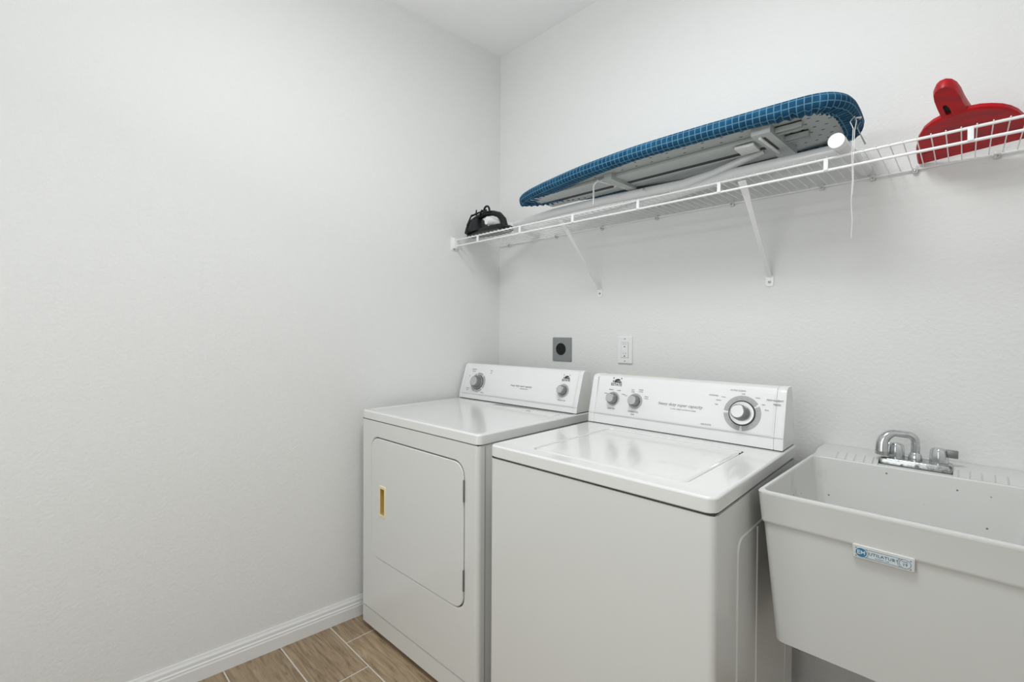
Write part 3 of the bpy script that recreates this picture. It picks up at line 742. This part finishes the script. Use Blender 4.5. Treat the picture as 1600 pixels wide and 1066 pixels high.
# crossbars: wide bracket near the tail with two catch rails, narrow one near the nose
cbk = MB().loft([[(x, y, z) for x, y in ((1.412, -.365), (1.462, -.365), (1.476, -.130), (1.426, -.130))] for z in (1.826, 1.8505)]).build('cross_bracket', BOARD, ib, BB, smooth=0)
MB().box(1.436, 1.442, -.335, -.215, 1.8248, 1.8262).mapv(lambda p: (p.x + (p.y + .335) * .05, p.y, p.z)).build('bracket_slot', GAP, ib, BB, smooth=0)
MB().tube([(1.430, -.345, 1.823), (1.440, -.190, 1.823)], .0045, 8).build('pivot_rod', LEGW, ib, BB)
for y in (-.315, -.235):
    MB().box(1.465, 1.530, y - .013, y - .009, 1.834, 1.8505).box(1.465, 1.530, y + .009, y + .013, 1.834, 1.8505).box(1.465, 1.530, y - .013, y + .013, 1.847, 1.8503).build('catch_rail', BOARD, ib, BB, smooth=0)
MB().box(1.345, 1.40, -.300, -.235, 1.826, 1.834, .001).build('slide_plate', LEGW, ib, BB)
MB().loft([[(x, y, z) for x, y in ((.892, -.330), (.925, -.330), (.930, -.155), (.897, -.155))] for z in (1.826, 1.8505)]).build('cross_bracket', BOARD, ib, BB, smooth=0)
MB().tube([(.86, -.325, 1.836), (.905, -.20, 1.828)], .004, 8).build('pivot_rod', LEGW, ib, BB)
# legs: two white tubes that cross, each with a transverse foot tube
MB().tube([(.250, -.160, 1.790), (.50, -.158, 1.808), (.80, -.156, 1.811), (.97, -.156, 1.807), (1.12, -.160, 1.802), (1.234, -.170, 1.810), (1.336, -.188, 1.829), (1.40, -.198, 1.836)], [.017, .018, .018, .018, .018, .016, .012, .008], 14).build('leg', LEGW, ib, BB, smooth=50)
MB().tube([(1.625, -.198, 1.786), (1.30, -.192, 1.787), (1.10, -.150, 1.777), (.80, -.100, 1.773), (.45, -.085, 1.773)], [.019, .019, .016, .015, .012], 14).build('leg', LEGW, ib, BB, smooth=50)
def foot_tube(p0, p1):
    f = MB().tube([p0, p1], .0178, 20).build('foot_tube', LEGW, ib, BB, smooth=40)
    p0 = Vector(p0); p1 = Vector(p1); d = (p0 - p1).normalized()
    MB().tube([p0 + d * .003, p0 - d * .022], .0192, 20).build('foot_cap', WHITEP, f, BB, smooth=40)
foot_tube((.224, -.302, 1.796), (.300, -.022, 1.7675)); foot_tube((1.6135, -.338, 1.7655), (1.6355, -.020, 1.7655))
MB().lathe([(.005, 0), (.005, .002), (.001, .003)], (0, 0, 0), 12).xf(Matrix.Translation((.985, -.196, 1.806)) @ Matrix.Rotation(PI / 2, 4, 'X')).build('rivet', SCREW, ib, BB)
# bent wire leg rest under the nose
MB().tube([(.838, -.315, 1.752), (.838, -.315, 1.822), (.846, -.315, 1.834), (.938, -.300, 1.848), (.945, -.22, 1.848), (.86, -.205, 1.84)], .0035, 8).build('wire_rest', LEGW, ib, BB, smooth=60)
# drawstring of the cover: knot at the tail, hanging free in front of the shelf
MB().tube([(1.640, -.235, 1.846), (1.644, -.285, 1.838), (1.640, -.322, 1.812), (1.648, -.331, 1.79), (1.646, -.331, 1.72), (1.648, -.331, 1.66), (1.646, -.331, 1.60), (1.649, -.331, 1.55), (1.647, -.331, 1.507)], .0009, 6).build('drawstring', CORD, ib, BB, smooth=60)
MB().tube([(1.642, -.262, 1.842), (1.652, -.31, 1.815), (1.651, -.329, 1.785), (1.649, -.330, 1.70), (1.650, -.330, 1.65), (1.6475, -.331, 1.62)], .0008, 6).build('drawstring', CORD, ib, BB, smooth=60)
MB().tube([(1.640, -.25, 1.844), (1.646, -.27, 1.838), (1.654, -.255, 1.842), (1.648, -.235, 1.846)], .0022, 6).build('string_knot', CORD, ib, BB, smooth=60)
MB().tube([(1.648, -.22, 1.843), (1.652, -.30, 1.80), (1.668, -.285, 1.757)], [.0009, .0009, .0022], 6).build('string_tip', HINGE, ib, BB, smooth=60)

# ------------------------------------------------------------------ steam iron
ir = thing('steam_iron', 'black steam iron with wrapped cord at the left end of the wire shelf', 'iron', (.15, -.25, 1.748)); BI = (.15, -.25, 1.748)
def teardrop(x0, x1, w, z, n=16, yc=-.245):
    L = []
    for i in range(n + 1):
        t = i / n; x = x0 + (x1 - x0) * t; h = w * math.sin(min(t * 1.35, 1) * PI / 2) ** .75 * (1 if t < .93 else 1 - (t - .93) * 2.5)
        L.append((x, -h))
    return [(x, yc + h, z) for x, h in L] + [(x, yc - h, z) for x, h in L[::-1][:-1]]
MB().loft([teardrop(.004, .288, .056, 1.7490), teardrop(.004, .290, .057, 1.7535)]).build('soleplate', SOLE, ir, BI, smooth=30)
MB().loft([teardrop(.006, .300, .054, 1.7535), teardrop(.010, .302, .053, 1.764), teardrop(.018, .300, .049, 1.772), teardrop(.030, .296, .038, 1.776), teardrop(.055, .290, .024, 1.777)]).build('body', BLACK2, ir, BI, smooth=50)
MB().loft([teardrop(.075, .205, .030, 1.770), teardrop(.078, .203, .028, 1.777), teardrop(.085, .195, .020, 1.780)]).build('water_tank', RESERV, ir, BI, smooth=50)
MB().tube([(.022, -.245, 1.768), (.036, -.245, 1.795), (.062, -.245, 1.824), (.105, -.245, 1.843), (.155, -.245, 1.850), (.205, -.245, 1.846), (.248, -.245, 1.830), (.275, -.245, 1.802), (.286, -.245, 1.768)],
          [.024, .026, .023, .017, .0145, .015, .017, .018, .018], 14, flat=.85).build('handle', BLACK, ir, BI, smooth=60)
MB().loft([teardrop(.010, .150, .050, 1.765), teardrop(.022, .138, .045, 1.790), teardrop(.040, .125, .036, 1.816), teardrop(.056, .112, .022, 1.834), teardrop(.066, .100, .008, 1.840)]).build('front_housing', BLACK2, ir, BI, smooth=50)
MB().tube([(.060, -.285, 1.757), (.066, -.292, 1.80), (.075, -.272, 1.852), (.078, -.245, 1.862), (.078, -.215, 1.83), (.078, -.20, 1.77)], .0042, 8).build('cord', BLACK, ir, BI, smooth=60)
MB().tube([(.078, -.245, 1.860), (.082, -.245, 1.884)], .0034, 8).build('cord_tip', BLACK, ir, BI)
MB().tube([(.060, -.26, 1.853), (.095, -.245, 1.866), (.135, -.24, 1.870), (.150, -.24, 1.872)], .0050, 8).build('cord', BLACK, ir, BI, smooth=60)
lp_ = [(.158 + .020 * math.cos(a) , -.245, 1.866 + .022 * math.sin(a)) for a in [PI + k * -PI / 10 for k in range(11)]]
MB().tube([(.135, -.245, 1.845)] + lp_ + [(.185, -.245, 1.846)], .0050, 8).build('cord_loop', BLACK, ir, BI, smooth=60)
for y in (-.262, -.228):
    MB().tube([(.125, y, 1.842), (.145, y - .004 , 1.866), (.175, y, 1.854), (.21, y, 1.85)], .0045, 8).build('cord', BLACK, ir, BI, smooth=60)

# ------------------------------------------------------------------ dustpan
dp = thing('dustpan', 'scuffed red plastic dustpan with hanging slot lying on the right part of the shelf', 'dustpan', (1.82, -.10, 1.76)); BD = (1.82, -.10, 1.76)
th = math.radians(18)
bx_ = Vector((.968, -.25, 0)).normalized(); tx_ = Vector((-.25 * math.cos(th), -.968 * math.cos(th), math.sin(th))); nx_ = bx_.cross(tx_)   # nx_ points down (towards the room)
MDP = Matrix((bx_, tx_, -nx_ if nx_.z < 0 else nx_)).transposed().to_4x4(); MDP.translation = (1.757, -.013, 1.7535)
o1 = [(0, 0), (.006, .03), (.018, .075), (.034, .115), (.056, .148), (.078, .165), (.099, .174), (.146, .176), (.169, .170), (.186, .160), (.202, .146), (.213, .130), (.221, .110), (.226, .085), (.229, .04), (.230, 0)]
def pan_loop(s, z, tb=1.0):
    return [(.115 + (a - .115) * s, b * tb, z) for a, b in o1]
MB().loft([pan_loop(.97, 0, .97), pan_loop(1.0, .004), pan_loop(.998, .013, .998), pan_loop(.985, .013, .985), pan_loop(.975, .006, .975)], True, True).xf(MDP).build('pan', RED, dp, BD, smooth=30)
MB().loft([[(.02, .004, -.0005), (.21, .004, -.0005), (.205, .045, -.0012), (.025, .045, -.0012)], [(.02, .004, .003), (.21, .004, .003), (.205, .045, .003), (.025, .045, .003)]]).xf(MDP).build('scraper', RED, dp, BD, smooth=0)
# handle: rounded paddle with a slot cut through it
hl = []
HC = [(.096, .150, .0), ]
ho_ = [(.097, .150), (.098, .176), (.0985, .205), (.100, .232), (.103, .250), (.109, .260), (.117, .266), (.128, .267), (.137, .260), (.143, .246), (.1455, .225), (.1455, .200), (.1465, .180), (.148, .150)]
nH = len(ho_)
slot_c = (.1135, .1905)
def slotp(i):
    a = [(.109, .174), (.108, .182), (.1085, .19), (.1085, .198), (.109, .205), (.1105, .209), (.1135, .210), (.1165, .209), (.1175, .205), (.119, .198), (.1195, .19), (.1195, .182), (.119, .176), (.114, .172)]
    return a[i]
def z_at(b): return .0155 + max(0, b - .17) * .12
zo = lambda b, k: z_at(b) + (-.012 if k == 0 else .012)
lo0 = [(a, b, zo(b, 0)) for a, b in ho_]; lo1 = [(a, b, zo(b, 1)) for a, b in ho_]
mid0 = [(.1225 + (a - .1225) * 1.06, b + (b - .2) * .02, z_at(b) - .004) for a, b in ho_]; mid1 = [(.1225 + (a - .1225) * 1.06, b + (b - .2) * .02, z_at(b) + .004) for a, b in ho_]
s0 = [(*slotp(i), zo(slotp(i)[1], 0)) for i in range(nH)]; s1 = [(*slotp(i), zo(slotp(i)[1], 1)) for i in range(nH)]
MB().loft([s0, lo0, mid0, mid1, lo1, s1, s0], False, False).xf(MDP).build('handle', RED, dp, BD, smooth=50)
MB().loft([[(a, b, zo(b, 0) + .006) for a, b, _ in s0], [(a, b, zo(b, 0) + .012) for a, b, _ in s0]]).xf(MDP).build('slot_recess', BLACK, dp, BD, smooth=0)

# ------------------------------------------------------------------ outlets on the back wall
def wallface(x, z):  # local (u, v, n) -> back wall
    M = Matrix(((1, 0, 0), (0, 0, 1), (0, -1, 0))).transposed().to_4x4()
    M = Matrix(((1, 0, 0, x), (0, 0, -1, 0), (0, 1, 0, z), (0, 0, 0, 1))); return M
ro = thing('dryer_outlet', 'square grey metal dryer outlet with round black socket on the wall above the dryer', 'outlet', (.446, 0, 1.182)); BO = (.446, 0, 1.182)
M_ = wallface(.446, 1.182)
MB().loft([[(a, b, z) for a, b in rrect(-.058 + q, .058 - q, -.058 + q, .058 - q, .003)] for q, z in ((0, .0004), (0, .004), (.002, .0065))]).xf(M_).build('cover_plate', STEEL, ro, BO, smooth=30)
so = MB().lathe([(.0295, .006), (.0295, .0085), (.027, .0095), (.0262, .0085), (.0262, .007), (.001, .007)], (-.004, .001, 0), 32).xf(M_).build('socket', BLACK, ro, BO)
sl = MB()
for a in (0.0, PI): sl.box(-.004 + .012 * math.cos(a) - .0012, -.004 + .012 * math.cos(a) + .0012, -.006, .009, .0070, .0088)
sl.box(-.010, .002, .012, .0145, .0070, .0088).box(-.005, -.003, -.018, -.009, .0070, .0088)
s_o = sl.xf(M_).build('slot', BLACK2, so, smooth=0); s_o.location = -Vector(BO)
for a, b in ((-.026, .031), (.020, .031), (-.026, -.031), (.020, -.031)):
    MB().lathe([(.0022, .006), (.0022, .0074), (.0005, .0076)], (a, b, 0), 10).xf(M_).build('screw', SCREW, ro, BO)
go = thing('wall_outlet', 'white double electrical outlet on the back wall above the washing machine', 'outlet', (.797, 0, 1.188)); BG = (.797, 0, 1.188)
M_ = wallface(.797, 1.188)
MB().loft([[(a, b, z) for a, b in rrect(-.035 + q, .035 - q, -.0595 + q, .0595 - q, .003)] for q, z in ((0, .0004), (0, .0045), (.0025, .0075))]).xf(M_).build('cover_plate', WHITEP, go, BG, smooth=30)
MB().loft([[(a, b, z) for a, b in rrect(-.0178, .0178, -.0345, .0345, .002)] for z in (.0072, .0078)]).xf(M_).build('insert_gap', SEAM, go, BG, smooth=0)
rc = MB().loft([[(a, b, z) for a, b in rrect(-.0165 + q, .0165 - q, -.033 + q, .033 - q, .003)] for q, z in ((0, .007), (0, .0090), (.0008, .0098))]).xf(M_).build('receptacle', WHITEP, go, BG, smooth=30)
for v in (.0205, -.0205):
    q = MB().box(-.0068, -.0048, v + .002, v + .010, .0096, .0101).box(.0048, .0068, v + .002, v + .009, .0096, .0101).build
    s_ = MB().box(-.0068, -.0048, v + .002, v + .010, .0096, .0101).xf(M_).build('slot', INK, rc, smooth=0); s_.location = -Vector(BG)
    s_ = MB().box(.0048, .0068, v + .002, v + .009, .0096, .0101).xf(M_).build('slot', INK, rc, smooth=0); s_.location = -Vector(BG)
    s_ = MB().lathe([(.0028, .0096), (.0028, .0102), (.0005, .0102)], (0, v - .006, 0), 10).xf(M_).build('ground_hole', BLACK, rc, smooth=0); s_.location = -Vector(BG)
for v in (-.0032, .0032):
    s_ = MB().box(-.006, .006, v - .002, v + .002, .0096, .0106, .0004).xf(M_).build('button', WHITEP, rc); s_.location = -Vector(BG)
for v in (.0485, -.0485):
    MB().lathe([(.0032, .007), (.0032, .0082), (.0005, .0085)], (0, v, 0), 10).xf(M_).build('screw', SCREW, go, BG)

# cream supply box, only its top edge shows above the washer console
sb = thing('washer_supply_box', 'aged cream plastic supply box edge showing just above the washer console', 'supply box', (.915, -.01, .98)); BX = (.915, -.01, .98)
MB().box(.79, 1.04, -.006, -.0005, 1.068, 1.081, .002).box(.79, 1.04, -.006, -.0005, .89, .903, .002).box(.79, .803, -.006, -.0005, .89, 1.081, .002).box(1.027, 1.04, -.006, -.0005, .89, 1.081, .002).build('frame', YEL, sb, BX)
MB().box(.803, 1.027, -.003, -.0005, .903, 1.068).build('back_panel', YEL, sb, BX, smooth=0)
for x in (.86, .96):
    v_ = MB().lathe([(.012, .985), (.012, 1.0), (.008, 1.005), (.008, 1.02), (.001, 1.022)], (x, -.020, 0), 14).tube([(x, -.003, .995), (x, -.020, .995)], .007, 10).build('valve', CHROME, sb, BX)
